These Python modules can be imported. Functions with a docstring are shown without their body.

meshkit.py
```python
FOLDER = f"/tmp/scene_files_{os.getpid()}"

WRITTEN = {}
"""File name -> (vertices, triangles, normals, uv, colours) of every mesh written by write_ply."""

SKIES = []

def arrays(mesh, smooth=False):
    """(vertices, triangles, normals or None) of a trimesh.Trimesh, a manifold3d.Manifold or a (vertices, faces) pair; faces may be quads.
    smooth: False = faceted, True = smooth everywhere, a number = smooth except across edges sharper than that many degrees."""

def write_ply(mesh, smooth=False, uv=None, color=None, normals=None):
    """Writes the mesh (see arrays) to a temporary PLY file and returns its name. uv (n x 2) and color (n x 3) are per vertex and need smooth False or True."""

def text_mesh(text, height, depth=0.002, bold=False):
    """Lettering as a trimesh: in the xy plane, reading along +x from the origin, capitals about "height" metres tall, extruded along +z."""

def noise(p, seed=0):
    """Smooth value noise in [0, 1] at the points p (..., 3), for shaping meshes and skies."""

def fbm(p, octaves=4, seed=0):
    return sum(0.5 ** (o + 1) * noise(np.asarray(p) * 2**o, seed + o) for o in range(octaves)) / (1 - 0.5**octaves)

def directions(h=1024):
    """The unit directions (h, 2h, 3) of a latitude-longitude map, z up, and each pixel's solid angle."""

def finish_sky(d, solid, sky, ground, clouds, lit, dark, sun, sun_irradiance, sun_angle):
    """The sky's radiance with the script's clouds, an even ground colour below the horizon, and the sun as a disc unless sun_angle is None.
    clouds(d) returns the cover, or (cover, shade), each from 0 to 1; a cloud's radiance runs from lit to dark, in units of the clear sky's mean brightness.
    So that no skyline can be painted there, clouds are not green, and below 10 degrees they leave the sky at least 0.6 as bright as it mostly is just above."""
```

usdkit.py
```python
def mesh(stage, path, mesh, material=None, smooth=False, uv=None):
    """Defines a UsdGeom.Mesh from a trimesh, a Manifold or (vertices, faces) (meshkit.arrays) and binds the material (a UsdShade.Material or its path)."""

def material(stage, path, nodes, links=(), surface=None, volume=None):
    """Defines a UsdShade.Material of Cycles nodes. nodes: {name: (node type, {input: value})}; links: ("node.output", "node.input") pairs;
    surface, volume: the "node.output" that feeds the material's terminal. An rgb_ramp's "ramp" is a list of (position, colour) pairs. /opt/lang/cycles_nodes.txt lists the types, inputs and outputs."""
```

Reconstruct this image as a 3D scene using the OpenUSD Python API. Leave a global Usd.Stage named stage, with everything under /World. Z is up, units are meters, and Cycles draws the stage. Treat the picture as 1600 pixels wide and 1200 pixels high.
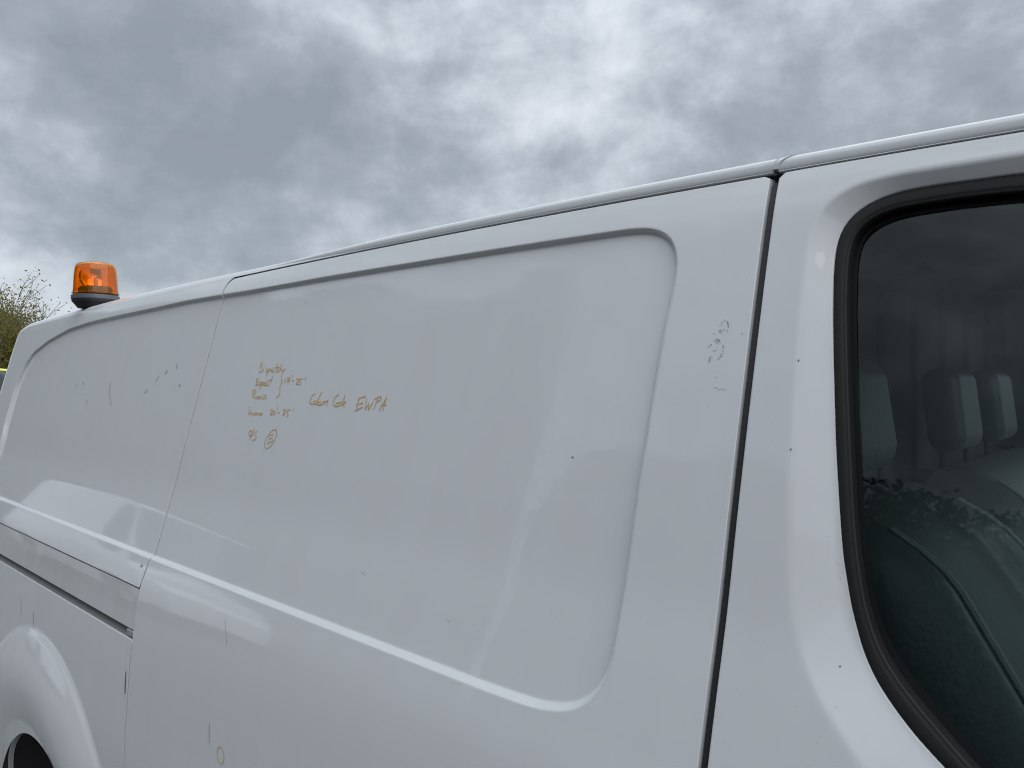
import math, random
import numpy as np
import trimesh, usdkit
from meshkit import noise, fbm
from scipy.spatial import Delaunay, cKDTree
from scipy.interpolate import PchipInterpolator
import shapely
from shapely.geometry import Polygon, Point, LineString, box as sbox
from pxr import Usd, UsdGeom, UsdLux, UsdShade, Gf, Sdf, Vt

stage = Usd.Stage.CreateInMemory()
UsdGeom.SetStageUpAxis(stage, 'Z')
UsdGeom.Xform.Define(stage, '/World')
UsdGeom.Scope.Define(stage, '/World/Looks')

# ---------------------------------------------------------------- camera
CAM_H, YAW, FPX, HOR = 1.66, math.radians(46.5), 1200.0, 598.0      # eye height, turn from -x, focal length and horizon row of a 1600 x 1200 frame
FWD = np.array([-math.cos(YAW), math.sin(YAW), 0.0])
RIGHT = np.array([math.sin(YAW), math.cos(YAW), 0.0])
UP = np.array([0, 0, 1.0])
cam = UsdGeom.Camera.Define(stage, '/World/camera')
m = np.eye(4)
m[0, :3], m[1, :3], m[2, :3], m[3, :3] = RIGHT, UP, -FWD, (0, 0, CAM_H)
cam.AddTransformOp().Set(Gf.Matrix4d(m.tolist()))
cam.CreateHorizontalApertureAttr(36.0)
cam.CreateVerticalApertureAttr(27.0)
cam.CreateFocalLengthAttr(36.0 * FPX / 1600.0)
cam.CreateVerticalApertureOffsetAttr((HOR - 600.0) / 1600.0 * 36.0)
cam.CreateClippingRangeAttr(Gf.Vec2f(0.02, 3000))
cam.CreateExposureAttr(0.2)

# ---------------------------------------------------------------- sky and sun
SUN_EL, SUN_AZ = math.radians(42), math.atan2(1.0, 0.12)           # azimuth = atan2(x, y)
SUN = np.array([math.sin(SUN_AZ) * math.cos(SUN_EL), math.cos(SUN_AZ) * math.cos(SUN_EL), math.sin(SUN_EL)])
SKY = 0.1
CL = 1.0 / SKY
def c(*v): return tuple(float(x) * CL for x in v)
sky_nodes = {
    'tc': ('texture_coordinate', {}),
    'mp': ('mapping', {'location': (-4.37, -4.4, -2.94), 'rotation': (0.0, 0.0, 0.4), 'scale': (1.0, 1.0, 1.45)}),
    'big': ('noise_texture', {'scale': 3.1, 'detail': 3.0, 'roughness': 0.45, 'distortion': 0.0}),
    'small': ('noise_texture', {'scale': 8.0, 'detail': 10.0, 'roughness': 0.60, 'distortion': 0.1}),
    'mixn': ('mix_float', {'fac': 0.50}),
    'con': ('map_range', {'from_min': 0.0, 'from_max': 1.0, 'to_min': -0.17, 'to_max': 1.14}),
    'dot': ('vector_math', {'math_type': 'dot_product', 'vector2': tuple(SUN)}),
    'glow': ('map_range', {'range_type': 'smoothstep', 'from_min': 0.0, 'from_max': 1.0, 'to_min': 0.0, 'to_max': 0.22, 'clamp': True}),
    'sum': ('math', {'math_type': 'add'}),
    'ramp': ('rgb_ramp', {'ramp': [(0.30, (0.272, 0.309, 0.352)), (0.43, (0.345, 0.387, 0.435)), (0.51, (0.440, 0.486, 0.540)), (0.59, (0.565, 0.613, 0.675)), (0.69, (0.705, 0.750, 0.815)), (0.85, (0.86, 0.90, 0.95))]}),
    'sep': ('separate_xyz', {}),
    'zen': ('map_range', {'range_type': 'smoothstep', 'from_min': 0.34, 'from_max': 1.0, 'to_min': 0.95 * CL, 'to_max': 2.2 * CL, 'clamp': True}),
    'lift': ('vector_math', {'math_type': 'scale'}),
    'sky': ('sky_texture', {'sky_type': 'single_scattering', 'sun_disc': False, 'sun_elevation': SUN_EL, 'sun_rotation': SUN_AZ, 'altitude': 50.0}),
    'mix': ('mix', {'mix_type': 'mix', 'fac': 0.96}),
    'bg': ('background_shader', {'strength': SKY}),
}
sky_links = [('tc.generated', 'mp.vector'), ('tc.generated', 'sep.vector'), ('sep.z', 'zen.value'), ('zen.result', 'lift.scale'),
             ('mp.vector', 'big.vector'), ('mp.vector', 'small.vector'), ('big.fac', 'mixn.a'), ('small.fac', 'mixn.b'),
             ('tc.generated', 'dot.vector1'), ('dot.value', 'glow.value'), ('mixn.result', 'con.value'), ('con.result', 'sum.value1'), ('glow.result', 'sum.value2'),
             ('sum.value', 'ramp.fac'), ('ramp.color', 'lift.vector1'), ('sky.color', 'mix.color1'), ('lift.vector', 'mix.color2'), ('mix.color', 'bg.color')]
sky_mat = usdkit.material(stage, '/World/Looks/overcast_sky', sky_nodes, sky_links, surface='bg.background')
dome = UsdLux.DomeLight.Define(stage, '/World/sky')
dome.GetPrim().SetCustomDataByKey('kind', 'structure')
UsdShade.MaterialBindingAPI.Apply(dome.GetPrim()).Bind(sky_mat)

sun = UsdLux.DistantLight.Define(stage, '/World/sun')
sun.CreateIntensityAttr(0.4)
sun.CreateAngleAttr(90.0)
sun.CreateNormalizeAttr(True)
sun.CreateColorAttr(Gf.Vec3f(1.0, 0.97, 0.93))
zax = SUN; xax = np.cross([0, 0, 1.0], zax); xax /= np.linalg.norm(xax); yax = np.cross(zax, xax)
sm = np.eye(4); sm[0, :3], sm[1, :3], sm[2, :3] = xax, yax, zax
sun.AddTransformOp().Set(Gf.Matrix4d(sm.tolist()))

# ---------------------------------------------------------------- materials
def mat(name, nodes, links=(), surface='p.BSDF'):
    return usdkit.material(stage, '/World/Looks/' + name, nodes, links, surface=surface)

def plain(name, col, rough=0.5, metal=0.0, **kw):
    return mat(name, {'p': ('principled_bsdf', {'base_color': col, 'roughness': rough, 'metallic': metal, **kw})})

def paint(name, col, dirt=0.10):
    """Solid gloss paint with a faint road film, rain streaks, dust specks and the slight waviness of pressed sheet."""
    return mat(name, {
        'g': ('geometry', {}),
        'film': ('noise_texture', {'scale': 2.6, 'detail': 6.0, 'roughness': 0.6}),
        'sm': ('mapping', {'scale': (16.0, 16.0, 0.9)}),
        'streak': ('noise_texture', {'scale': 1.0, 'detail': 5.0, 'roughness': 0.6}),
        'speck': ('noise_texture', {'scale': 230.0, 'detail': 2.0, 'roughness': 0.5}),
        'fr': ('map_range', {'from_min': 0.35, 'from_max': 0.75, 'to_min': 0.0, 'to_max': dirt, 'clamp': True}),
        'sr': ('map_range', {'from_min': 0.42, 'from_max': 0.80, 'to_min': 0.0, 'to_max': dirt * 1.6, 'clamp': True}),
        'kr': ('map_range', {'from_min': 0.735, 'from_max': 0.80, 'to_min': 0.0, 'to_max': 0.55, 'clamp': True}),
        'a1': ('math', {'math_type': 'add'}), 'a2': ('math', {'math_type': 'add', 'use_clamp': True}),
        'col': ('mix', {'color1': col, 'color2': tuple(x * y for x, y in zip(col, (0.66, 0.62, 0.57)))}),
        'rr': ('map_range', {'from_min': 0.3, 'from_max': 0.75, 'to_min': 0.02, 'to_max': 0.055, 'clamp': True}),
        'wav': ('noise_texture', {'scale': 3.2, 'detail': 1.0, 'roughness': 0.4}),
        'bmp': ('bump', {'strength': 0.12, 'distance': 0.004}),
        'p': ('principled_bsdf', {'ior': 1.6, 'specular_ior_level': 0.5}),
    }, [('g.position', 'film.vector'), ('g.position', 'sm.vector'), ('sm.vector', 'streak.vector'), ('g.position', 'speck.vector'), ('g.position', 'wav.vector'),
        ('film.fac', 'fr.value'), ('streak.fac', 'sr.value'), ('speck.fac', 'kr.value'), ('fr.result', 'a1.value1'), ('sr.result', 'a1.value2'), ('a1.value', 'a2.value1'), ('kr.result', 'a2.value2'),
        ('a2.value', 'col.fac'), ('col.color', 'p.base_color'), ('film.fac', 'rr.value'), ('rr.result', 'p.roughness'), ('wav.fac', 'bmp.height'), ('bmp.normal', 'p.normal')])

WHITE = paint('white_paint', (0.490, 0.506, 0.518), 0.045)
GREYED = paint('dull_white_paint', (0.455, 0.462, 0.47), 0.14)
LIME = paint('lime_paint', (0.62, 0.70, 0.06))
RUBBER = mat('black_rubber', {'g': ('geometry', {}), 'n': ('noise_texture', {'scale': 420.0, 'detail': 3.0}), 'b': ('bump', {'strength': 0.25, 'distance': 0.001}),
                             'p': ('principled_bsdf', {'base_color': (0.005, 0.0052, 0.0058), 'roughness': 0.6, 'specular_ior_level': 0.3})}, [('g.position', 'n.vector'), ('n.fac', 'b.height'), ('b.normal', 'p.normal')])
BLACK = plain('black_plastic', (0.006, 0.006, 0.0065), 0.55)
FRIT = plain('black_glass_border', (0.004, 0.004, 0.0045), 0.5, 0.0, specular_ior_level=0.2)
DARK = plain('dark_cavity', (0.02, 0.02, 0.021), 0.8)
GAPGREY = plain('primer_grey', (0.13, 0.13, 0.13), 0.5)
STEEL = plain('dull_steel', (0.45, 0.45, 0.44), 0.4, 0.8)
ALLOY = plain('wheel_silver', (0.5, 0.5, 0.51), 0.35, 0.7)
TYRE = plain('tyre_rubber', (0.02, 0.02, 0.021), 0.8)
SCRATCH = plain('scratch_grey', (0.26, 0.27, 0.28), 0.7)
SEAT = mat('grey_vinyl', {'g': ('geometry', {}), 'n': ('noise_texture', {'scale': 160.0, 'detail': 3.0}), 'b': ('bump', {'strength': 0.3, 'distance': 0.002}),
                          'p': ('principled_bsdf', {'base_color': (0.15, 0.16, 0.16), 'roughness': 0.36})}, [('g.position', 'n.vector'), ('n.fac', 'b.height'), ('b.normal', 'p.normal')])
BOLSTER_LIGHT = plain('painted_bolster_highlight', (0.34, 0.36, 0.36), 0.4)  # pale tone that stands in for the highlight on the seat bolsters
TRIM = plain('cab_trim_grey', (0.09, 0.095, 0.10), 0.7)
INK = plain('orange_marker_ink', (0.44, 0.28, 0.10), 0.6)
CHIP_AND_GAP = plain('bare_primer_chip_and_gap', (0.10, 0.105, 0.11), 0.7)  # chips, and the painted darkness of one seam gap stroke
SCUFF = plain('grey_scuff', (0.33, 0.345, 0.36), 0.6)
GLASS = mat('tinted_glass', {'f': ('fresnel', {'IOR': 1.5}), 't': ('transparent_bsdf', {'color': (0.52, 0.61, 0.61)}),
                             'gl': ('glossy_bsdf', {'color': (0.95, 1.0, 1.0), 'roughness': 0.02}), 'mx': ('mix_closure', {})},
            [('f.fac', 'mx.fac'), ('t.BSDF', 'mx.closure1'), ('gl.BSDF', 'mx.closure2')], surface='mx.closure')
AMBER = mat('amber_lens', {'p': ('principled_bsdf', {'base_color': (1.0, 0.38, 0.012), 'roughness': 0.02, 'transmission_weight': 0.97, 'ior': 1.45})})
MIRROR = plain('reflector_metal', (0.75, 0.74, 0.72), 0.18, 1.0)
BAND = plain('grey_band', (0.07, 0.08, 0.095), 0.35)

# ---------------------------------------------------------------- helpers
used = {}
def numbered(path):
    n = used.get(path, 0); used[path] = n + 1
    return path if n == 0 else f'{path}_{n:03d}'

def emit(path, v, f, material, n=None, flat=False):
    path = numbered(path)
    v = np.asarray(v, float); f = np.asarray(f, int)
    if f.shape[1] == 4:
        f = np.vstack([f[:, [0, 1, 2]], f[:, [0, 2, 3]]])
    if n is not None:                       # faces wound to agree with their normals
        n = np.asarray(n, float)
        fn = np.cross(v[f[:, 1]] - v[f[:, 0]], v[f[:, 2]] - v[f[:, 0]])
        bad = (fn * n[f].mean(1)).sum(1) < 0
        f[bad] = f[bad][:, ::-1]
    ms = UsdGeom.Mesh.Define(stage, path)
    ms.CreatePointsAttr(Vt.Vec3fArray.FromNumpy(v.astype(np.float32)))
    ms.CreateFaceVertexCountsAttr(Vt.IntArray.FromNumpy(np.full(len(f), 3, np.int32)))
    ms.CreateFaceVertexIndicesAttr(Vt.IntArray.FromNumpy(f.astype(np.int32).ravel()))
    ms.CreateSubdivisionSchemeAttr('none')
    if n is not None:
        ms.CreateNormalsAttr(Vt.Vec3fArray.FromNumpy(np.asarray(n, np.float32)))
        ms.SetNormalsInterpolation('vertex')
    UsdShade.MaterialBindingAPI.Apply(ms.GetPrim()).Bind(material)
    return path

def emit_tm(path, mesh, material, smooth=40, off=None):
    path = numbered(path)
    if off is not None:
        mesh = mesh.copy(); mesh.apply_translation(off)
    usdkit.mesh(stage, path, mesh, material, smooth=smooth)
    return path

def thing(name, label, cat, loc=(0, 0, 0), group=None, rotz=0):
    path = numbered('/World/' + name)
    x = UsdGeom.Xform.Define(stage, path)
    x.AddTranslateOp().Set(Gf.Vec3d(*map(float, loc)))
    if rotz: x.AddRotateZOp().Set(float(rotz))
    tag(path, label, cat, group)
    return path

def tag(path, label=None, cat=None, group=None, kind=None):
    p = stage.GetPrimAtPath(path)
    for k, v in (('label', label), ('category', cat), ('group', group), ('kind', kind)):
        if v: p.SetCustomDataByKey(k, v)

def rbox(size, r=0.01, seg=2):
    """A box with rounded edges, centred."""
    import manifold3d as m3
    s = np.maximum(np.array(size) / 2 - r, 1e-4)
    ball = m3.Manifold.sphere(r, 4 * (seg + 1))
    return tm(m3.Manifold.batch_hull([ball.translate([a * s[0], b * s[1], q * s[2]]) for a in (-1, 1) for b in (-1, 1) for q in (-1, 1)]))

def tm(man):
    q = man.to_mesh()
    return trimesh.Trimesh(q.vert_properties[:, :3], q.tri_verts)

def ray(px, py):
    return FWD + RIGHT * (px - 800) / FPX + UP * (HOR - py) / FPX

def tubes(segs, sides=4):
    """segs: (n, 8) start xyz, end xyz, r0, r1 -> one mesh."""
    s = np.asarray(segs, float); a, b = s[:, :3], s[:, 3:6]; d = b - a; d /= np.linalg.norm(d, axis=1, keepdims=True) + 1e-9
    u = np.cross(d, np.where(np.abs(d[:, 2:]) < .9, [[0, 0, 1.0]], [[1.0, 0, 0]])); u /= np.linalg.norm(u, axis=1, keepdims=True); v = np.cross(d, u)
    an = np.arange(sides) * 2 * np.pi / sides
    ring = np.cos(an)[None, :, None] * u[:, None] + np.sin(an)[None, :, None] * v[:, None]
    V = np.concatenate([a[:, None] + ring * s[:, 6, None, None], b[:, None] + ring * s[:, 7, None, None]], 1).reshape(-1, 3)
    k = np.arange(len(s))[:, None, None] * 2 * sides; j = np.arange(sides)[None, :, None]; jn = (j + 1) % sides
    F = np.concatenate([k + j, k + jn, k + sides + jn, k + sides + j], 2).reshape(-1, 4)
    return V, F

def revolve(profile, n=48):
    """profile: (r, z) pairs."""
    return trimesh.creation.revolve(np.array(profile, float), sections=n)

# ---------------------------------------------------------------- the van's shape, with the eye at the origin (x forward along the van, y across, z up)
K = 0.83
prof = PchipInterpolator(np.array([-1.75, -1.6, -1.4, -1.2, -.976, -.816, -.632, -.529, -.446, -.36, -.277, -.173, -.073, .064, .165, .24, .283, .34, .5]) * K,
                         np.array([.88, .82, .768, .742, .733, .740, .754, .768, .789, .812, .835, .859, .883, .918, .945, .967, .984, 1.012, 1.11]) * K)
XC, RC, XE = -3.237, 0.12, -3.35      # where the rear corner starts to turn, its radius, the rear end
YC = 0.733 * K + 0.95                 # centre line
ORIGIN = np.array([-0.87, YC, -CAM_H])

def base(x, z):
    x = np.asarray(x, float); z = np.asarray(z, float)
    w = prof(np.clip(z, -1.45, 0.41))
    d = np.clip((XC - x) / RC, 0, 0.985)
    w = w + RC * (1 - np.sqrt(1 - d * d))
    d = np.clip((x - 0.45) / 0.95, 0, 1.1)
    return w + 0.22 * d ** 2.6

def p2s(px, py, deep=0.0):
    """The point of the van's side that stands behind a spot of the survey frame, as (x, z)."""
    r = ray(px, py); w = .85 * K
    for _ in range(80):
        q = r * (w / r[1]); w = .5 * w + .5 * (deep + float(base(np.clip(q[0], -3.3, 2), np.clip(q[2], -1.4, .4))))
    q = r * (w / r[1])
    return q[0], q[2]

def trace(pts, deep=0.0): return np.array([p2s(*p, deep) for p in pts])

def smooth_loop(p, n=400, closed=True, s=2.0):
    """Resample a polyline evenly, lightly rounded."""
    from scipy.ndimage import gaussian_filter1d
    p = np.asarray(p, float)
    if closed: p = np.vstack([p, p[:1]])
    d = np.r_[0, np.cumsum(np.linalg.norm(np.diff(p, axis=0), axis=1))]
    t = np.linspace(0, d[-1], n, endpoint=not closed)
    q = np.stack([np.interp(t, d, p[:, k]) for k in (0, 1)], 1)
    return gaussian_filter1d(q, s, axis=0, mode='wrap' if closed else 'nearest')

# roof edge height along the van
_sil = trace([(330, 427.5), (300, 434.3), (267.5, 442), (230, 451.5), (192, 461), (160, 469.5), (130, 478), (110, 483.5), (90, 489)]); _sil[:, 1] -= 0.026
_gap = trace([(400, 423.8), (520, 399.8), (640, 375.8), (760, 353.6), (860, 333.9), (980, 310.6), (1190, 271), (1270, 257.8), (1400, 235), (1600, 204)])
_xs = np.r_[_sil[::-1, 0], _gap[:, 0]]; _zs = np.r_[_sil[::-1, 1], _gap[:, 1]]
_cf = np.polynomial.polynomial.Polynomial.fit(_xs, _zs, 4)
def zg(x):
    x = np.asarray(x, float)
    z = _cf(np.clip(x, -3.0, -0.1))
    z = np.where(x < -3.0, _cf(-3.0) + (x + 3.0) * _cf.deriv()(-3.0), z)
    d = np.clip((-3.13 - x) / 0.22, 0, 0.999)
    z = z - 0.10 * (1 - np.sqrt(1 - d * d))
    z = np.where(x > -0.1, _cf(-0.1) - 0.02 * (x + 0.1), z)
    zf = np.interp(x, [0.1, 0.2, 0.95, 1.05, 1.4, 1.52], [0.0, -0.06, -0.655, -0.70, -0.80, -0.95])
    return np.where(x > 0.1, _cf(-0.1) - 0.004 + zf, z)
def hroof(x):
    return np.interp(x, [-2.2, -1.8, -1.55, -1.2], [0.026, 0.0215, 0.0160, 0.0150])

# pressed recess that runs across the rear quarter and the sliding door
rec_pts = [(25, 600), (38, 571), (50, 552), (75, 532), (107, 514), (140, 503), (180, 493.7), (240, 481), (290, 470), (346, 460.6), (380, 455.5), (448, 443.3), (520, 430.5),
           (640, 411), (760, 391.5), (860, 376), (982.5, 357.8), (1009, 355.3), (1027.5, 357.5), (1041, 362.5), (1050, 370.8), (1056, 382), (1059, 396), (1059.8, 407.5), (1056, 440),
           (1040, 510), (1025, 595), (1005, 720), (985, 860), (965, 985), (957, 1030), (951, 1051), (943, 1071), (925, 1094), (904, 1109), (880, 1112), (840, 1102),
           (760, 1073), (600, 1014), (500, 976), (350, 918), (235, 875), (117, 830), (60, 808), (0, 783)]
rec = trace(rec_pts)
zc = np.array([p[1] for p, q in zip(rec, rec_pts) if q[1] > 780 and q[0] < 850]).mean()
for p, q in zip(rec, rec_pts):
    if q[1] > 780 and q[0] < 850: p[1] = zc + (0.002 if q[0] > 800 else 0)
xl = trace([(5, 668), (15, 632)])
rec = np.vstack([rec, [[-2.98, zc], [-3.055, zc + 0.02], [-3.085, zc + 0.08], [-3.075, zc + 0.2]], [[xl[0, 0], xl[0, 1]], [xl[1, 0], xl[1, 1]]]])
REC = smooth_loop(rec, 8000, s=20.0)
REC_T, REC_P = cKDTree(REC), Polygon(REC[::4])
SEAM_B = -0.372
sa = trace([(380, 427), (365, 433.7), (355, 441.5), (347.5, 454), (344, 465), (340, 480), (322, 545), (312, 570)])
seam_a = np.vstack([sa, [[-1.668, -.07], [-1.674, -.2], [-1.682, zc], [-1.698, -.44], [-1.703, -.70], [-1.704, -.85], [-1.704, -1.45]]])
seam_a[5:8, 0] = -1.664
seam_a[4, 0] = -1.660
seam_a = smooth_loop(seam_a, 260, closed=False, s=2.0)

# window of the cab door
seal_px = [(1600, 272.7), (1533, 282), (1467, 290.5), (1417, 299), (1387, 307.5), (1360, 319), (1333, 338), (1317, 360), (1308.5, 387), (1305, 427), (1304, 493), (1305, 560), (1309, 700), (1315, 800),
           (1320, 867), (1333, 947), (1350, 1013), (1370, 1060), (1400, 1106), (1433, 1149), (1480, 1200)]
glass_px = [(1600, 312), (1500, 322), (1417, 336), (1387, 343.5), (1363, 357), (1350, 371), (1342, 393), (1338, 427), (1337, 493), (1338, 560), (1341, 640), (1345, 725), (1348, 800),
            (1355, 867), (1363, 927), (1377, 977), (1400, 1023), (1433, 1067), (1477, 1117), (1513, 1160), (1547, 1200)]
bev_px = [(1600, 238), (1500, 254), (1400, 270), (1340, 285), (1307, 303), (1283, 323), (1270, 347), (1261, 380), (1253, 440), (1244, 540), (1234, 680), (1228, 800), (1227, 885),
          (1232, 954), (1242, 1008), (1259, 1062), (1286, 1116), (1319, 1167), (1340, 1198)]
def window(px, tail, deep=0.0, s=3.0):
    a = trace(px, deep)
    return smooth_loop(np.vstack([a, tail]), 4500, s=s * 5)
SEAL = window(seal_px, [(-.13, -.335), (-.06, -.362), (.03, -.375), (.35, -.388), (.56, -.388), (.61, -.38), (.62, -.355), (.55, -.27), (.18, .10), (.13, .14), (.06, .158), (-.03, .168)], 0.0145)
GLS = window(glass_px, [(-.085, -.320), (-.02, -.340), (.05, -.348), (.35, -.360), (.53, -.360), (.575, -.355), (.578, -.338), (.52, -.27), (.16, .085), (.115, .118), (.06, .132), (-.03, .140)], 0.0265)
BEV = window(bev_px, [(-.20, -.375), (-.12, -.402), (.0, -.412), (.35, -.425), (.60, -.425), (.655, -.40), (.655, -.36), (.60, -.27), (.20, .135), (.14, .18), (.06, .195), (-.03, .198)])
SEAL_P, GLS_P, BEV_P = Polygon(SEAL[::3]).buffer(0), Polygon(GLS[::3]).buffer(0), Polygon(BEV[::3]).buffer(0)
SEAL_T, GLS_T, BEV_T = cKDTree(SEAL), cKDTree(GLS), cKDTree(BEV)
WHEEL = (-2.24, -1.325); WR = 0.405
FLARE = (-2.30, -1.30); FR = 0.65
FWHEEL = (0.72, -1.325)

def soft(t, k=0.16):
    """0..1 ramp with constant slope and rounded ends."""
    t = np.asarray(t, float)
    def sp(u): return np.where(u > k, u, np.where(u < -k, 0, (u + k) ** 2 / (4 * k)))
    return np.clip(sp(t) - sp(t - 1), 0, 1)

def inside(P, x, z): return shapely.contains_xy(P, x, z)

def side(x, z, detail=True):
    x = np.asarray(x, float); z = np.asarray(z, float)
    w = base(x, z)
    q = np.stack([x, z], -1)
    d = REC_T.query(q)[0]; d = np.where(inside(REC_P, x, z), d, -d)
    w = w + 0.0085 * soft(d / 0.0060, 0.2)
    ds = SEAL_T.query(q)[0]; ds = np.where(inside(SEAL_P, x, z), 0, ds)
    db = BEV_T.query(q)[0]; db = np.where(inside(BEV_P, x, z), db, 0)
    t = np.where(inside(BEV_P, x, z), db / np.maximum(db + ds, 1e-6), 0)
    w = w + 0.0145 * soft(t * 1.06 - 0.05, 0.12)
    r = np.hypot(x - FLARE[0], z - FLARE[1])
    t = np.clip((FR - r) / 0.25, 0, 1)
    e = np.clip(t / 0.10, 0, 1)
    bulge = 0.031 * (1 - (1 - np.clip(t / 0.70, 0, 1)) ** 2.2) * e * e * (3 - 2 * e) - 0.010 * np.clip((t - 0.55) / 0.45, 0, 1) ** 2
    w = w - np.where(z < -1.45, 0, bulge)
    r = np.hypot(x - FWHEEL[0], z - FWHEEL[1])
    t = np.clip((0.55 - r) / 0.15, 0, 1)
    return w - 0.03 * (1 - (1 - t) ** 2.3)

def world(x, w, z, mirror=False):
    y = np.where(mirror, 2 * YC - w, w)
    return np.stack([np.broadcast_to(x, np.shape(w)), y, np.broadcast_to(z, np.shape(w))], -1) - ORIGIN

def grad(field, x, z, e=0.0012):
    wx = (field(x + e, z) - field(x - e, z)) / (2 * e)
    wz = (field(x, z + e) - field(x, z - e)) / (2 * e)
    n = np.stack([wx, -np.ones_like(wx), wz], -1)
    return n / np.linalg.norm(n, axis=-1, keepdims=True)

def resample(ring, h):
    p = np.asarray(ring.coords)[:, :2]
    d = np.r_[0, np.cumsum(np.linalg.norm(np.diff(p, axis=0), axis=1))]
    n = max(8, int(d[-1] / h))
    t = np.linspace(0, d[-1], n, endpoint=False)
    t = np.unique(np.r_[t, d[:-1][np.r_[True, np.diff(d[:-1]) > h * .3]]]) if len(p) < 40 else t
    return np.stack([np.interp(t, d, p[:, k]) for k in (0, 1)], 1)

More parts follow.
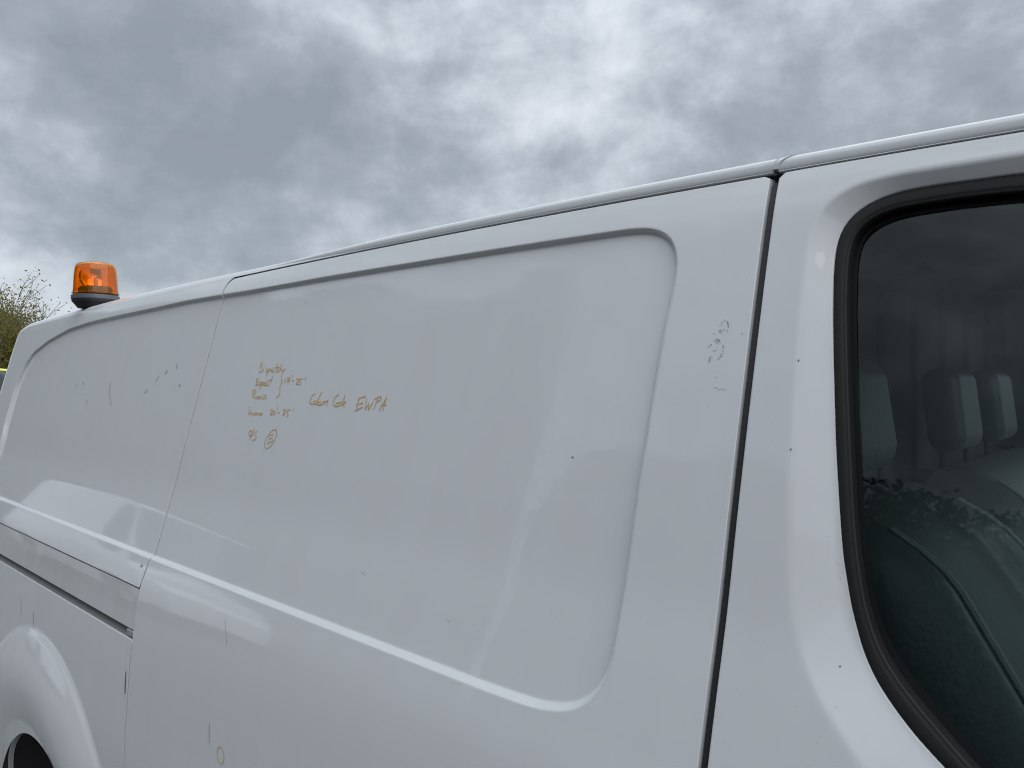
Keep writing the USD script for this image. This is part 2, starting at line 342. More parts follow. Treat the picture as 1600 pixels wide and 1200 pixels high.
def panel(path, poly, field, material, h=0.006, extra=(), lip=0.0025, depth=0.02, mirror=False, normals=True):
    """A pressed sheet: the polygon (x, z) laid on the field, with edges that roll over and turn inwards."""
    poly = poly.buffer(0)
    if poly.geom_type != 'Polygon': poly = max(poly.geoms, key=lambda g: g.area)
    loops = [resample(poly.exterior, h)] + [resample(i, h) for i in poly.interiors]
    x0, z0, x1, z1 = poly.bounds
    gx, gz = np.meshgrid(np.arange(x0, x1, h), np.arange(z0, z1, h * 0.866))
    gx = gx + (np.arange(gx.shape[0]) % 2)[:, None] * h / 2
    g = np.stack([gx.ravel(), gz.ravel()], 1)
    inner = poly.buffer(-0.55 * h)
    g = g[inside(inner, g[:, 0], g[:, 1])]
    ex = [np.asarray(e) for e in extra]
    ex = [e[inside(inner, e[:, 0], e[:, 1])] for e in ex]
    if ex:
        e = np.vstack(ex)
        if len(e):
            g = g[cKDTree(e).query(g)[0] > h * 0.6]
            g = np.vstack([g, e])
    p = np.vstack(loops + [g])
    tri = Delaunay(p).simplices
    cen = p[tri].mean(1)
    tri = tri[inside(poly, cen[:, 0], cen[:, 1])]
    a, b, cc = p[tri[:, 0]], p[tri[:, 1]], p[tri[:, 2]]
    area = (b[:, 0] - a[:, 0]) * (cc[:, 1] - a[:, 1]) - (b[:, 1] - a[:, 1]) * (cc[:, 0] - a[:, 0])
    tri = tri[np.abs(area) > 1e-10]; area = area[np.abs(area) > 1e-10]
    tri[area < 0] = tri[area < 0][:, [0, 2, 1]]
    w = field(p[:, 0], p[:, 1])
    V = [np.stack([p[:, 0], w, p[:, 1]], -1)]; N = [grad(field, p[:, 0], p[:, 1])]; F = [tri]
    nv = len(p); start = 0
    for L in loops:
        n = len(L); idx = np.arange(start, start + n); start += n
        if depth <= 0: continue
        tg = np.roll(L, -1, 0) - np.roll(L, 1, 0); tg /= np.linalg.norm(tg, axis=1, keepdims=True) + 1e-12
        out = np.stack([tg[:, 1], -tg[:, 0]], 1)
        test = L + out * h * .3
        if inside(poly, test[:, 0], test[:, 1]).mean() > .5: out = -out
        nb, wb = N[0][idx], w[idx]
        o3 = np.stack([out[:, 0], np.zeros(n), out[:, 1]], 1)
        prev = idx
        for ang, deep in ((30, 0), (60, 0), (90, 0), (90, depth)):
            s, k = math.sin(math.radians(ang)), math.cos(math.radians(ang))
            q = L + out * lip * s
            dv = lip * (1 - k) + deep
            V.append(np.stack([q[:, 0], wb + dv - 0 * s, q[:, 1]], -1))
            nn = nb * k + o3 * s; N.append(nn / np.linalg.norm(nn, axis=1, keepdims=True))
            cur = np.arange(nv, nv + n); nv += n
            F.append(np.vstack([np.stack([prev, np.roll(prev, -1), np.roll(cur, -1)], 1), np.stack([prev, np.roll(cur, -1), cur], 1)]))
            prev = cur
    V, N, F = np.vstack(V), np.vstack(N), np.vstack(F)
    if mirror:
        V[:, 1] = 2 * YC - V[:, 1]; N[:, 1] *= -1; F = F[:, ::-1]
    # face winding follows the normals
    fn = np.cross(V[F[:, 1]] - V[F[:, 0]], V[F[:, 2]] - V[F[:, 0]])
    flip = (fn * N[F].mean(1)).sum(1) < 0
    F[flip] = F[flip][:, ::-1]
    return emit(path, V - ORIGIN, F, material, N if normals else None)

def offsets(line_pts, ds, step=0.005):
    """Extra rows of points beside a loop so that a ramp gets its own edges."""
    P = Polygon(np.asarray(line_pts)[::max(1, len(line_pts) // 3000)]).buffer(0); out = []
    for d in ds:
        g = P.buffer(d)
        for q in getattr(g, 'geoms', [g]):
            if not q.is_empty: out.append(resample(q.exterior, step))
    return out

XS = np.linspace(XE + 0.0025, 1.5, 700)
TOP = np.stack([XS, zg(XS)], 1)
SILL = -1.36
ALL = Polygon(np.vstack([TOP, [[1.5, SILL], [XE + 0.0025, SILL]]])).buffer(0)
def cut_x(a, b): return ALL.intersection(sbox(a, -3, b, 3))
A_LINE = np.vstack([seam_a, [[-1.704, -2.0]]])
left_of_a = Polygon(np.vstack([[[-5, seam_a[0, 1] + .30]], [[seam_a[0, 0] , seam_a[0, 1] + .30]], A_LINE, [[-5, -2]]])).buffer(0)
GAP = 0.0019
ARCH = Point(*WHEEL).buffer(WR, 64)
FARCH = Point(*FWHEEL).buffer(WR, 64)

def rail_lines():
    up = trace([(0, 818), (110, 868), (217, 920)])[:, 1].mean()
    lo = trace([(0, 876), (35, 900), (125, 951), (206, 998)])[:, 1].mean()
    mid = trace([(0, 866), (57, 899), (125, 936), (200, 980)])[:, 1].mean()
    return up, mid, lo
RU, RM, RL = rail_lines()

def build_van(path):
    field = side
    ext = offsets(REC, (0.0035, 0.0014, 0.0006, -0.0004, -0.0012, -0.0030, -0.0048, -0.0056, -0.0065, -0.0075, -0.010), 0.0015)
    # rear quarter, with the rail slot and the wheel opening cut out
    railbox = sbox(-2.95, RL, 5, RU)
    q = Polygon(np.vstack([TOP + [0, 0.0035], [[1.5, SILL], [XE + 0.0025, SILL]]])).buffer(0).intersection(left_of_a).buffer(0)
    q = q.difference(railbox).difference(ARCH)
    q = q.buffer(-0.002).buffer(0)
    if q.geom_type != 'Polygon': q = max(q.geoms, key=lambda g: g.area)
    top = q.bounds[3]
    quarter = panel(path + '/rear_quarter_panel', q, field, WHITE, 0.0085, ext + offsets(np.array(Point(*FLARE).buffer(FR, 64).exterior.coords), (0.01, 0.004, 0, -0.004, -0.01, -0.018)), lip=0.001, depth=0.012)
    k = seam_a[(seam_a[:, 1] < seam_a[0, 1] + .001) & (seam_a[:, 1] > SILL + .01)]
    k = np.stack([np.interp(np.linspace(0, 1, 200), np.linspace(0, 1, len(k)), k[:, j]) for j in (0, 1)], 1)
    tg = np.gradient(k, axis=0); tg /= np.linalg.norm(tg, axis=1, keepdims=True); no = np.stack([-tg[:, 1], tg[:, 0]], 1)
    rows = []
    for off, dd in ((-.0035, .0065), (-.0015, .0035), (.003, .0035), (.0045, .0065)):
        q_ = k + no * off; rows.append(np.stack([q_[:, 0], side(q_[:, 0], q_[:, 1]) + dd, q_[:, 1]], -1))
    F = np.array([[a_ * 200 + i, a_ * 200 + i + 1, (a_ + 1) * 200 + i + 1, (a_ + 1) * 200 + i] for a_ in range(3) for i in range(199)])
    emit(path + '/seam_seal', np.vstack(rows) - ORIGIN, F, BLACK)  # black strip added so the seam gap reads as shaded
    # rail cover and the slot below it
    xa = np.interp(-(RU + RM) / 2, -seam_a[::1, 1], seam_a[:, 0])
    cov = sbox(-2.945, RM, xa - 0.004, RU - 0.0045)
    panel(path + '/rail_cover', cov, lambda x, z: base(x, z) + 0.002, GREYED, 0.012, lip=0.0018, depth=0.012)
    zs = np.linspace(RM + 0.002, RL - 0.001, 9); xs = np.linspace(-2.95, xa + 0.0, 40)
    X, Z = np.meshgrid(xs, zs); t = (Z - RL) / (RM - RL)
    W = base(X, Z) + 0.004 + 0.026 * np.clip(t, 0, 1) ** 0.5
    V = np.stack([X.ravel(), W.ravel(), Z.ravel()], -1); nx = len(xs)
    F = np.array([[j * nx + i, j * nx + i + 1, (j + 1) * nx + i + 1, (j + 1) * nx + i] for j in range(8) for i in range(nx - 1)])
    N = np.stack([0 * X.ravel(), -np.full(X.size, .7), np.full(X.size, .7)], -1)
    emit(path + '/slide_rail', V - ORIGIN, F, GAPGREY, N)
    bx = rbox((0.035, 0.012, 0.014), 0.003)
    emit_tm(path + '/slide_rail/rail_stop', bx, STEEL, off=np.array([xa - 0.022, base(xa, RM - .01) + 0.008, RM - 0.011]) - ORIGIN)
    # sliding door
    d = ALL.difference(left_of_a).intersection(sbox(-5, -3, SEAM_B, 3)).buffer(-(GAP + 0.0025))
    d = d.difference(sbox(SEAM_B - 0.0062, -3, 5, 3))
    d = d.buffer(-0.005).buffer(0.005)
    door = panel(path + '/sliding_door', d, field, WHITE, 0.0075, ext, lip=0.0009, depth=0.03)
    zz = np.linspace(SILL + .02, float(zg(SEAM_B)) - .012, 60); rows = []
    for xx, dd in ((SEAM_B - 0.0045, .008), (SEAM_B - 0.0035, .0055), (SEAM_B + .003, .0075), (SEAM_B + .004, .014)):
        rows.append(np.stack([np.full(60, xx), side(np.full(60, xx), zz) + dd, zz], -1))
    F = np.array([[k * 60 + i, k * 60 + i + 1, (k + 1) * 60 + i + 1, (k + 1) * 60 + i] for k in range(3) for i in range(59)])
    emit(path + '/door_seal', np.vstack(rows) - ORIGIN, F, BLACK)  # black strip laid in the gap as its shade
    # cab door with its window opening
    fr = ALL.intersection(sbox(SEAM_B + 0.0022, -3, 0.70, 3)).difference(Point(*FWHEEL).buffer(WR + 0.02)).buffer(-(GAP + 0.0025))
    fr = fr.buffer(-0.005).buffer(0.005).difference(SEAL_P.buffer(0.003))
    ex2 = offsets(BEV, (0.004, 0.0, -0.004, -0.009)) + offsets(SEAL, (0.002, 0.006, 0.012))
    cab = panel(path + '/cab_door', fr, field, WHITE, 0.0075, ex2, depth=0.03)
    # seal and glass
    mid = Polygon((SEAL + (GLS[GLS_T.query(SEAL)[1]] - SEAL) * 0.62)[::3]).buffer(0).buffer(0.006).buffer(-0.012).buffer(0.006)
    MT = cKDTree(resample(mid.exterior, 0.0004))
    def seal_field(x, z):
        qq = np.stack([np.asarray(x), np.asarray(z)], -1)
        d1, d2 = SEAL_T.query(qq)[0], MT.query(qq)[0]
        t = d1 / (d1 + d2 + 1e-9)
        return base(x, z) + 0.0138 - 0.0022 * np.clip(1 - (2 * t - 1) ** 4, 0, 1)
    panel(path + '/cab_door/window_seal', SEAL_P.difference(mid), seal_field, RUBBER, 0.003, offsets(SEAL, (-.001, -.002, -.004), .003) + offsets(np.asarray(mid.exterior.coords), (.001, .002, .004), .003), lip=0.002, depth=0.012)
    panel(path + '/cab_door/window_border', mid.buffer(0.003).difference(GLS_P.buffer(-0.001)), lambda x, z: base(x, z) + 0.0262, FRIT, 0.006, depth=0.0)
    panel(path + '/cab_door/window_glass', GLS_P.buffer(0.004), lambda x, z: base(x, z) + 0.0278, GLASS, 0.03, depth=0.0)
    # front wing
    wg = ALL.intersection(sbox(0.706, -3, 1.5, 3)).difference(FARCH).buffer(-0.003)
    panel(path + '/front_wing', wg, field, WHITE, 0.02, depth=0.02)
    # dark inner skin behind the gaps
    sk = ALL.buffer(-0.008).difference(BEV_P).difference(ARCH.buffer(.01)).difference(FARCH.buffer(.01))
    panel(path + '/inner_skin', sk, lambda x, z: side(x, z) + 0.026, DARK, 0.05, depth=0.0)
    # far side
    oth = ALL.difference(SEAL_P).difference(ARCH).difference(FARCH)
    panel(path + '/far_side_panel', oth, side, WHITE, 0.05, depth=0.02, mirror=True)
    panel(path + '/far_window_glass', SEAL_P, lambda x, z: base(x, z) + 0.03, GLASS, 0.06, depth=0.0, mirror=True)
    shell(path, 160)
    wheels(path)
    return quarter, door, cab

def shell(path, nx, paintm=None, glass_from=0.22):
    """Roof, windscreen, bonnet and the closed ends, swept from edge to edge over the top."""
    pm = paintm or WHITE
    def sweep(name, x0, x1, n, mt):
        xs = np.linspace(x0, x1, n); rows = []
        s = np.linspace(0, 1, 14)
        for x in xs:
            z0, h = float(zg(x)), float(hroof(x)); w0 = float(base(x, z0))
            sl = min(0.6, float((base(x, z0) - base(x, z0 - .02)) / .02))
            P = np.array([(0, 0), (sl * h * .75, h * .75), (sl * h * .75 + h * .55, h * 1.0), (h * 3.2, h * 1.07)])
            b = ((1 - s) ** 3)[:, None] * P[0] + (3 * (1 - s) ** 2 * s)[:, None] * P[1] + (3 * (1 - s) * s * s)[:, None] * P[2] + (s ** 3)[:, None] * P[3]
            half = np.stack([w0 + b[:, 0], z0 + b[:, 1]], 1)
            yy = np.linspace(half[-1, 0], YC, 14)[1:]
            u = (yy - half[-1, 0]) / (YC - half[-1, 0])
            mid = np.stack([yy, half[-1, 1] + 0.035 * (1 - (1 - u) ** 2)], 1)
            L = np.vstack([half, mid]); R = L[::-1][1:].copy(); R[:, 0] = 2 * YC - R[:, 0]
            L = np.vstack([L, R])
            rows.append(np.column_stack([np.full(len(L), x), L]))
        V = np.vstack(rows); k = len(rows[0])
        F = np.array([[i * k + j, i * k + j + 1, (i + 1) * k + j + 1, (i + 1) * k + j] for i in range(n - 1) for j in range(k - 1)])
        g = V.reshape(n, k, 3)
        du, dv = np.gradient(g, axis=0), np.gradient(g, axis=1)
        N = np.cross(du, dv); N[N[..., 2] < 0] *= -1
        N /= np.linalg.norm(N, axis=-1, keepdims=True) + 1e-12
        return emit(path + '/' + name, V - ORIGIN, F, mt, N.reshape(-1, 3)), rows
    _, r0 = sweep('roof', XE + 0.0025, 0.16, nx, pm)
    sweep('windscreen', 0.16, 0.92, max(12, nx // 6), GLASS)
    _, r1 = sweep('bonnet', 0.92, 1.5, max(12, nx // 6), pm)
    for name, rows in (('rear_doors', r0[0]), ('front_bumper', r1[-1])):
        top = rows; bot = top.copy(); 
        lev = np.linspace(0, 1, 10); V = []
        for t in lev:
            r = top.copy(); zz = top[:, 2] * (1 - t) + SILL * t
            x = top[0, 0]
            wl = base(x, zz); yy = np.clip(top[:, 1], wl, 2 * YC - wl)
            first = np.argmin(top[:, 1])
            r[:, 1] = np.where(np.arange(len(r)) == 0, wl, np.where(np.arange(len(r)) == len(r) - 1, 2 * YC - wl, yy)); r[:, 2] = zz
            V.append(r)
        k = len(top); V = np.vstack(V)
        F = np.array([[i * k + j, i * k + j + 1, (i + 1) * k + j + 1, (i + 1) * k + j] for i in range(9) for j in range(k - 1)])
        emit(path + '/' + name, V - ORIGIN, F, pm)
    fl = trimesh.creation.box((4.7, 1.5, 0.05)); fl.apply_translation(np.array([-0.95, YC, SILL + 0.02]) - ORIGIN)
    emit_tm(path + '/floor_pan', fl, DARK, smooth=False)

def wheels(path):
    tyre = revolve([(0.20, -0.095), (0.29, -0.10), (0.318, -0.085), (0.33, -0.05), (0.33, 0.05), (0.318, 0.085), (0.29, 0.10), (0.20, 0.095), (0.20, -0.095)], 56)
    rim = revolve([(0.0, 0.05), (0.06, 0.055), (0.075, 0.03), (0.15, 0.045), (0.185, 0.03), (0.20, 0.085), (0.21, 0.09), (0.205, 0.0), (0.0, 0.0)], 48)
    cap = revolve([(0.0, 0.07), (0.03, 0.068), (0.036, 0.05), (0, 0.05)], 24)
    for cx, cz in (WHEEL, FWHEEL):
        for mir in (False, True):
            y = 0.87 if not mir else 2 * YC - 0.87
            T = trimesh.transformations.rotation_matrix(math.pi / 2 if not mir else -math.pi / 2, [1, 0, 0])
            t = tyre.copy(); t.apply_transform(T); t.apply_translation(np.array([cx, y, -CAM_H + 0.33]) - ORIGIN)
            w = emit_tm(path + '/wheel', t, TYRE, 35)
            for nm, ms, mt in (('rim', rim, ALLOY), ('hub_cap', cap, BLACK)):
                q = ms.copy(); q.apply_transform(T); q.apply_translation(np.array([cx, y, -CAM_H + 0.33]) - ORIGIN)
                emit_tm(w + '/' + nm, q, mt, 35)
    for k, (cx, cz) in enumerate((WHEEL, FWHEEL)):
        a = np.linspace(-0.25, math.pi + .25, 40); V = []
        for y in (0.594, 1.05, 1.0501):
            r = WR + 0.004 if y < 1.05005 else 0.0
            V.append(np.stack([cx + r * np.cos(a), np.full(40, y), cz + r * np.sin(a)], -1))
        V = np.vstack(V)
        F = np.array([[j * 40 + i, j * 40 + i + 1, (j + 1) * 40 + i + 1, (j + 1) * 40 + i] for j in range(2) for i in range(39)])
        emit(path + '/wheel_arch_liner', V - ORIGIN, F, DARK)

VAN = thing('white_van', 'white panel van with handwriting on its sliding door and a black-framed cab window', 'van', tuple(ORIGIN + np.array([0, 0, CAM_H])))
QUARTER, DOOR, CAB = build_van(VAN)

# roof trim strips over the doors and the rubber joint between them
def trim_strip(x0, x1, n=90):
    xs = np.linspace(x0, x1, n)
    cs = [(.010, -.0012), (.0025, -.0012), (.0004, .0004), (-.0004, .0035), (.0, .0085), (.0012, .0125), (.0042, .0155), (.011, .0170), (.022, .0172), (.022, .004)]
    z0 = zg(xs); w0 = base(xs, z0)
    u = np.clip((xs - (seam_a[0, 0] - .02)) / .6, 0, 1) if x0 < -1 else np.ones(n); u = u * u * (3 - 2 * u)
    g = np.stack([np.stack([xs, w0 + dy + .0035 * (1 - u), z0 + dz * (.55 + .45 * u)], -1) for dy, dz in cs], 1)
    k = len(cs); V = g.reshape(-1, 3)
    F = np.array([[i * k + j, i * k + j + 1, (i + 1) * k + j + 1, (i + 1) * k + j] for i in range(n - 1) for j in range(k - 1)])
    caps = np.array([[0, j, j + 1] for j in range(1, k - 1)]); last = (n - 1) * k
    t = trimesh.Trimesh(V - ORIGIN, np.vstack([F[:, [0, 1, 2]], F[:, [0, 2, 3]], caps, last + caps[:, ::-1]]), process=False)
    return emit_tm(VAN + '/roof_trim', t, WHITE, smooth=50)
xj = p2s(1216, 262)[0]
trim_strip(seam_a[0, 0] + 0.01, xj - 0.0035)
trim_strip(xj + 0.0015, 0.12)
jv = []
cp = np.array([(-.0004, .0025), (.0, .0085), (.0012, .0125), (.0042, .0155), (.0075, .0164)])
for t in np.linspace(0, 1, 16):
    dy, dz = (np.interp(t, np.linspace(0, 1, 5), cp[:, k]) for k in (0, 1))
    x = xj - 0.002 + 0.022 * t ** 1.5; wd = 0.0062 * (1 - t) ** 0.7 + 0.0008
    y, z = base(x, zg(x)) + dy - .0011, zg(x) + dz + .0006
    jv.append([(x - wd * .5, y + .0012, z), (x - wd * .4, y, z), (x + wd * .4, y, z), (x + wd * .5, y + .0012, z)])
V = np.array(jv).reshape(-1, 3)
F = np.array([[i * 4 + j, i * 4 + j + 1, (i + 1) * 4 + j + 1, (i + 1) * 4 + j] for i in range(15) for j in range(3)])
t = trimesh.Trimesh(V - ORIGIN, np.vstack([F[:, [0, 1, 2]], F[:, [0, 2, 3]]]), process=False)
emit_tm(VAN + '/trim_joint', t, GREYED, 30)
plug = rbox((0.005, 0.004, 0.004), 0.0012)
emit_tm(VAN + '/trim_joint/joint_plug', plug, DARK, off=np.array([xj - 0.0015, base(xj, zg(xj)) + 0.0008, zg(xj) + 0.0008]) - ORIGIN)

# ---------------------------------------------------------------- handwriting and wear on the paint
def on_skin(px, py, lift=0.0006):
    r = ray(px, py); w = .85 * K
    for _ in range(60):
        q = r * (w / r[1]); w = .5 * w + .5 * float(side(np.array([q[0]]), np.array([q[2]]))[0])
    return r * (w / r[1]) + np.array([0, -lift, 0])

def stroke_mesh(strokes, width):
    """Ink lines as thin ribbons lying on the paint; strokes in survey-frame pixels."""
    V, F = [], []
    for s in strokes:
        s = np.asarray(s, float)
        d = np.r_[0, np.cumsum(np.linalg.norm(np.diff(s, axis=0), axis=1))]
        n = max(3, int(d[-1] / 1.0) + 1)
        t = np.linspace(0, d[-1], n)
        p2 = np.stack([np.interp(t, d, s[:, 0]), np.interp(t, d, s[:, 1])], 1)
        if n > 5:
            q = p2.copy(); q[1:-1] = (p2[:-2] + 2 * p2[1:-1] + p2[2:]) / 4; p2 = q
        p = np.array([on_skin(*a) for a in p2])
        tg = np.gradient(p, axis=0); tg /= np.linalg.norm(tg, axis=1, keepdims=True) + 1e-12
        nrm = np.array([0, -1, .25]); b = np.cross(tg, nrm); b /= np.linalg.norm(b, axis=1, keepdims=True) + 1e-12
        wd = width * (0.8 + 0.4 * noise(p * 60))[:, None] / 2
        k = len(V) and sum(len(v) for v in V)
        V.append(np.vstack([p + b * wd, p - b * wd]))
        F.append(np.array([[k + i, k + i + 1, k + n + i + 1, k + n + i] for i in range(n - 1)]))
    return np.vstack(V) - ORIGIN, np.vstack(F)

def circ(cx, cy, rx, ry=None, tilt=0.0, n=14, turn=1.0):
    ry = ry or rx; a = np.linspace(0, 2 * math.pi * turn, n) - 1.2
    x, y = rx * np.cos(a), ry * np.sin(a)
    return [(cx + u * math.cos(tilt) - v * math.sin(tilt), cy + u * math.sin(tilt) + v * math.cos(tilt)) for u, v in zip(x, y)]
def crop_map(x0, y0, s): return lambda st: [[(x0 + a / s, y0 + b / s) for a, b in q] for q in st]
CA, CB, CC = crop_map(380, 555, 13.333), crop_map(380, 625, 13.333), crop_map(470, 595, 10.667)
words = [
    CA([[(400, 130), (385, 160), (345, 280)], [(392, 150), (402, 250), (395, 330), (372, 352), (330, 348)], [(440, 270), (418, 350)], [(458, 212), (463, 222)], [(505, 262), (478, 292), (508, 322), (470, 366)],
        [(530, 280), (488, 440)], [(528, 295), (562, 270), (565, 318), (518, 342)], [(620, 285), (582, 305), (590, 352), (632, 308), (620, 352), (655, 348)], [(728, 155), (682, 300), (692, 345), (710, 345)], [(655, 262), (765, 248)],
        [(755, 272), (718, 305), (715, 350), (765, 322)], [(815, 175), (763, 335)], [(770, 315), (818, 275), (808, 330), (835, 345)]]),
    CA([[(325, 485), (275, 490), (290, 560), (265, 632), (325, 600)], [(275, 555), (325, 538)], [(330, 540), (355, 612)], [(390, 538), (318, 632)], [(392, 550), (345, 712)], [(388, 562), (428, 552), (412, 610), (368, 622)],
        [(428, 595), (468, 570), (440, 558), (428, 612), (472, 608)], [(482, 560), (475, 618)], [(480, 580), (522, 552)], [(622, 428), (558, 598)], [(528, 522), (608, 508)], [(420, 622), (515, 630), (545, 600)]]),
    CA([[(215, 735), (195, 895)], [(198, 745), (240, 708), (278, 740), (255, 788), (210, 802)], [(225, 810), (250, 912)], circ(285, 885, 24, 28), circ(335, 875, 24, 26), [(358, 850), (352, 890), (372, 892)],
        [(425, 832), (390, 868), (400, 912), (440, 898)], [(442, 882), (492, 828), (465, 818), (448, 880), (470, 912), (492, 890)]]),
    CA([[(888, 282), (840, 310), (806, 400), (800, 490), (828, 535), (785, 590), (765, 680), (770, 800), (750, 840), (695, 886)]]),
    CA([[(890, 480), (865, 582)], [(920, 475), (985, 465), (928, 598)], [(912, 532), (982, 520)], [(1030, 405), (1020, 465)], [(1022, 530), (1058, 525)], [(1110, 495), (1152, 480), (1160, 510), (1102, 602), (1155, 590)],
        [(1248, 495), (1180, 500), (1163, 545), (1212, 560), (1200, 605), (1158, 606)], [(1312, 458), (1290, 512)]]),
    CB([[(112, 238), (120, 300), (140, 290), (168, 208)], [(136, 140), (122, 200)], [(172, 250), (165, 302)], [(188, 258), (195, 332), (226, 268)], circ(262, 285, 24, 26), [(285, 265), (280, 312)], [(306, 265), (300, 312)], [(303, 285), (335, 262)], [(330, 300), (345, 270), (352, 308)], circ(382, 290, 24, 26)]),
    CB([[(570, 212), (610, 188), (622, 220), (558, 302), (615, 300)], circ(655, 265, 24, 42, 0.2), [(726, 135), (720, 192)], [(728, 262), (762, 258)], [(835, 212), (880, 188), (888, 220), (822, 302), (875, 296)],
        [(988, 194), (925, 205), (898, 260), (942, 275), (942, 320), (905, 352)], [(1050, 165), (1035, 238)]]),
    CB([circ(155, 690, 32, 60, 0.25), [(242, 588), (148, 822)], [(292, 643), (245, 680), (240, 730), (278, 762), (262, 820), (205, 832)]]),
    CB([[(692, 612), (620, 622), (540, 710), (470, 830), (443, 920), (460, 990), (500, 1012), (570, 970), (640, 870), (690, 760), (706, 680), (690, 606), (660, 612)], [(628, 715), (565, 725), (560, 790), (528, 852)], [(552, 802), (618, 790)], [(628, 840), (570, 880), (503, 912)]]),
    CC([[(252, 210), (195, 240), (160, 320), (160, 380), (208, 380)], circ(240, 360, 26, 28), [(358, 172), (300, 290), (263, 392)], circ(300, 380, 27, 28), [(345, 330), (330, 402), (370, 390), (392, 330)], [(400, 330), (390, 402)], [(398, 350), (462, 318), (430, 380), (442, 412)]]),
    CC([[(642, 230), (590, 250), (545, 330), (538, 390), (570, 422), (602, 420)], circ(615, 395, 30, 32), circ(672, 378, 27, 30), [(742, 238), (688, 402)], [(700, 392), (762, 350), (735, 338), (713, 402), (728, 432)]]),
    CC([[(1084, 258), (1020, 275), (965, 292), (960, 340)], [(972, 288), (925, 500)], [(928, 397), (1042, 365)], [(898, 498), (1042, 434)], [(1102, 298), (1073, 482), (1142, 370), (1128, 492), (1212, 348)], [(1292, 280), (1218, 472)], [(1230, 312), (1310, 258), (1352, 270), (1320, 330), (1258, 352)],
        [(1308, 492), (1437, 268), (1368, 492)], [(1338, 402), (1432, 400)]]),
]
for wd in words:
    V, F = stroke_mesh(wd, 0.0018)
    emit(DOOR + '/marker_word', V, F, INK)
V, F = stroke_mesh([circ(345, 1180, 5.2, 13.5, -0.12, 30)], 0.0013)
emit(DOOR + '/marker_loop', V, F, INK)

def blotch(px, py, rx, ry, tilt, rnd, n=9):
    a = np.linspace(0, 2 * math.pi, n, endpoint=False)
    k = [rnd.uniform(.55, 1.25) for _ in a]
    pts = [(px, py)] + [(px + rx * q * math.cos(u) * math.cos(tilt) - ry * q * math.sin(u) * math.sin(tilt), py + rx * q * math.cos(u) * math.sin(tilt) + ry * q * math.sin(u) * math.cos(tilt)) for u, q in zip(a, k)]
    return np.array([on_skin(*p, lift=0.0005) for p in pts]), np.array([[0, i, i % n + 1] for i in range(1, n + 1)])
def blotches(path, spots, material, seed):
    rnd = random.Random(seed); V, F, k = [], [], 0
    for s in spots:
        v, f = blotch(*s, rnd); V.append(v); F.append(f + k); k += len(v)
    return emit(path, np.vstack(V) - ORIGIN, np.vstack(F), material)
rnd = random.Random(5)
cl = []
for (x, y) in [(1147, 491), (1128, 501), (1135, 502), (1137, 507), (1129, 509), (1125, 506), (1126, 517), (1116, 521), (1132, 514), (1138, 518), (1121, 531), (1119, 535), (1124, 533), (1110, 539), (1112, 538), (1115, 549), (1118, 546), (1130, 543),
               (1110, 562), (1112, 558), (1109, 566), (1115, 580), (1118, 590), (1120, 604), (1125, 607), (1133, 610), (1126, 557), (1129, 554), (1123, 560)]:
    for _ in range(2):
        cl.append((x + rnd.gauss(0, 1.6), y + rnd.gauss(0, 1.6), rnd.choice((.35, .5, .8, 1.5)), rnd.uniform(.3, .7), rnd.uniform(-1.4, .2)))
blotches(DOOR + '/flaked_paint', cl, CHIP_AND_GAP, 1)
rings = [[(1128, 503), (1133, 500), (1137, 504), (1138, 510)], [(1134, 501), (1139, 506), (1137, 511)], [(1123, 516), (1127, 515), (1128, 520), (1125, 521)], [(1118, 535), (1121, 530), (1124, 531), (1123, 535), (1119, 536)],
         [(1109, 541), (1111, 537)], [(1130, 552), (1126, 556), (1124, 559)], [(1125, 557), (1122, 561)], [(1108, 563), (1112, 558)], [(1109, 565), (1111, 562)], [(1130, 541), (1130.5, 551)], [(1123, 609), (1127, 607), (1134, 610)]]
cr = []
for g in rings:
    for (xa_, ya_), (xb_, yb_) in zip(g[:-1], g[1:]):
        for t in np.arange(0, 1, .22):
            if rnd.random() < .72: cr.append((xa_ + (xb_ - xa_) * t + rnd.gauss(0, .25), ya_ + (yb_ - ya_) * t + rnd.gauss(0, .25), rnd.uniform(.35, .8), rnd.uniform(.3, .6), math.atan2(yb_ - ya_, xb_ - xa_)))
blotches(DOOR + '/flaked_paint', cr, CHIP_AND_GAP, 9)
blotches(DOOR + '/paint_chip', [(895, 714.5, 1.4, 1.6, 0)], CHIP_AND_GAP, 2)
blotches(DOOR + '/paint_chip', [(477, 472, .9, .9, 0)], CHIP_AND_GAP, 3)
blotches(DOOR + '/paint_chip', [(1160, 522, 1, 1, 0)], CHIP_AND_GAP, 4)
for (a, b) in ((1248, 563), (1236, 702), (1313, 1041), (1314, 904), (1308, 1105)):
    blotches(CAB + '/paint_chip', [(a, b, 1.5 if b in (563, 702, 1041) else 0.8, 1.5 if b in (563, 702, 1041) else 0.8, 0)], CHIP_AND_GAP, a)
blotches(QUARTER + '/paint_chip', [(281, 602.5, 1.0, 3.2, -0.2)], CHIP_AND_GAP, 7)
blotches(QUARTER + '/paint_chip', [(222, 884, 1.0, 3.0, 0), (220, 885, 2.4, .7, 0)], CHIP_AND_GAP, 8)
for pts, wdt in (([(118.5, 608), (121, 598)], .005), ([(173, 598), (171, 612)], .007), ([(171, 616), (174, 632)], .006), ([(134, 624), (137, 630)], .006), ([(226, 615), (231, 607)], .005), ([(244, 596), (248, 587)], .004),
                 ([(258, 583), (262, 579)], .006), ([(277, 575), (276, 567)], .005), ([(129, 597), (131, 600)], .005)):
    V, F = stroke_mesh([pts], wdt); emit(QUARTER + '/scuff_mark', V, F, SCUFF)
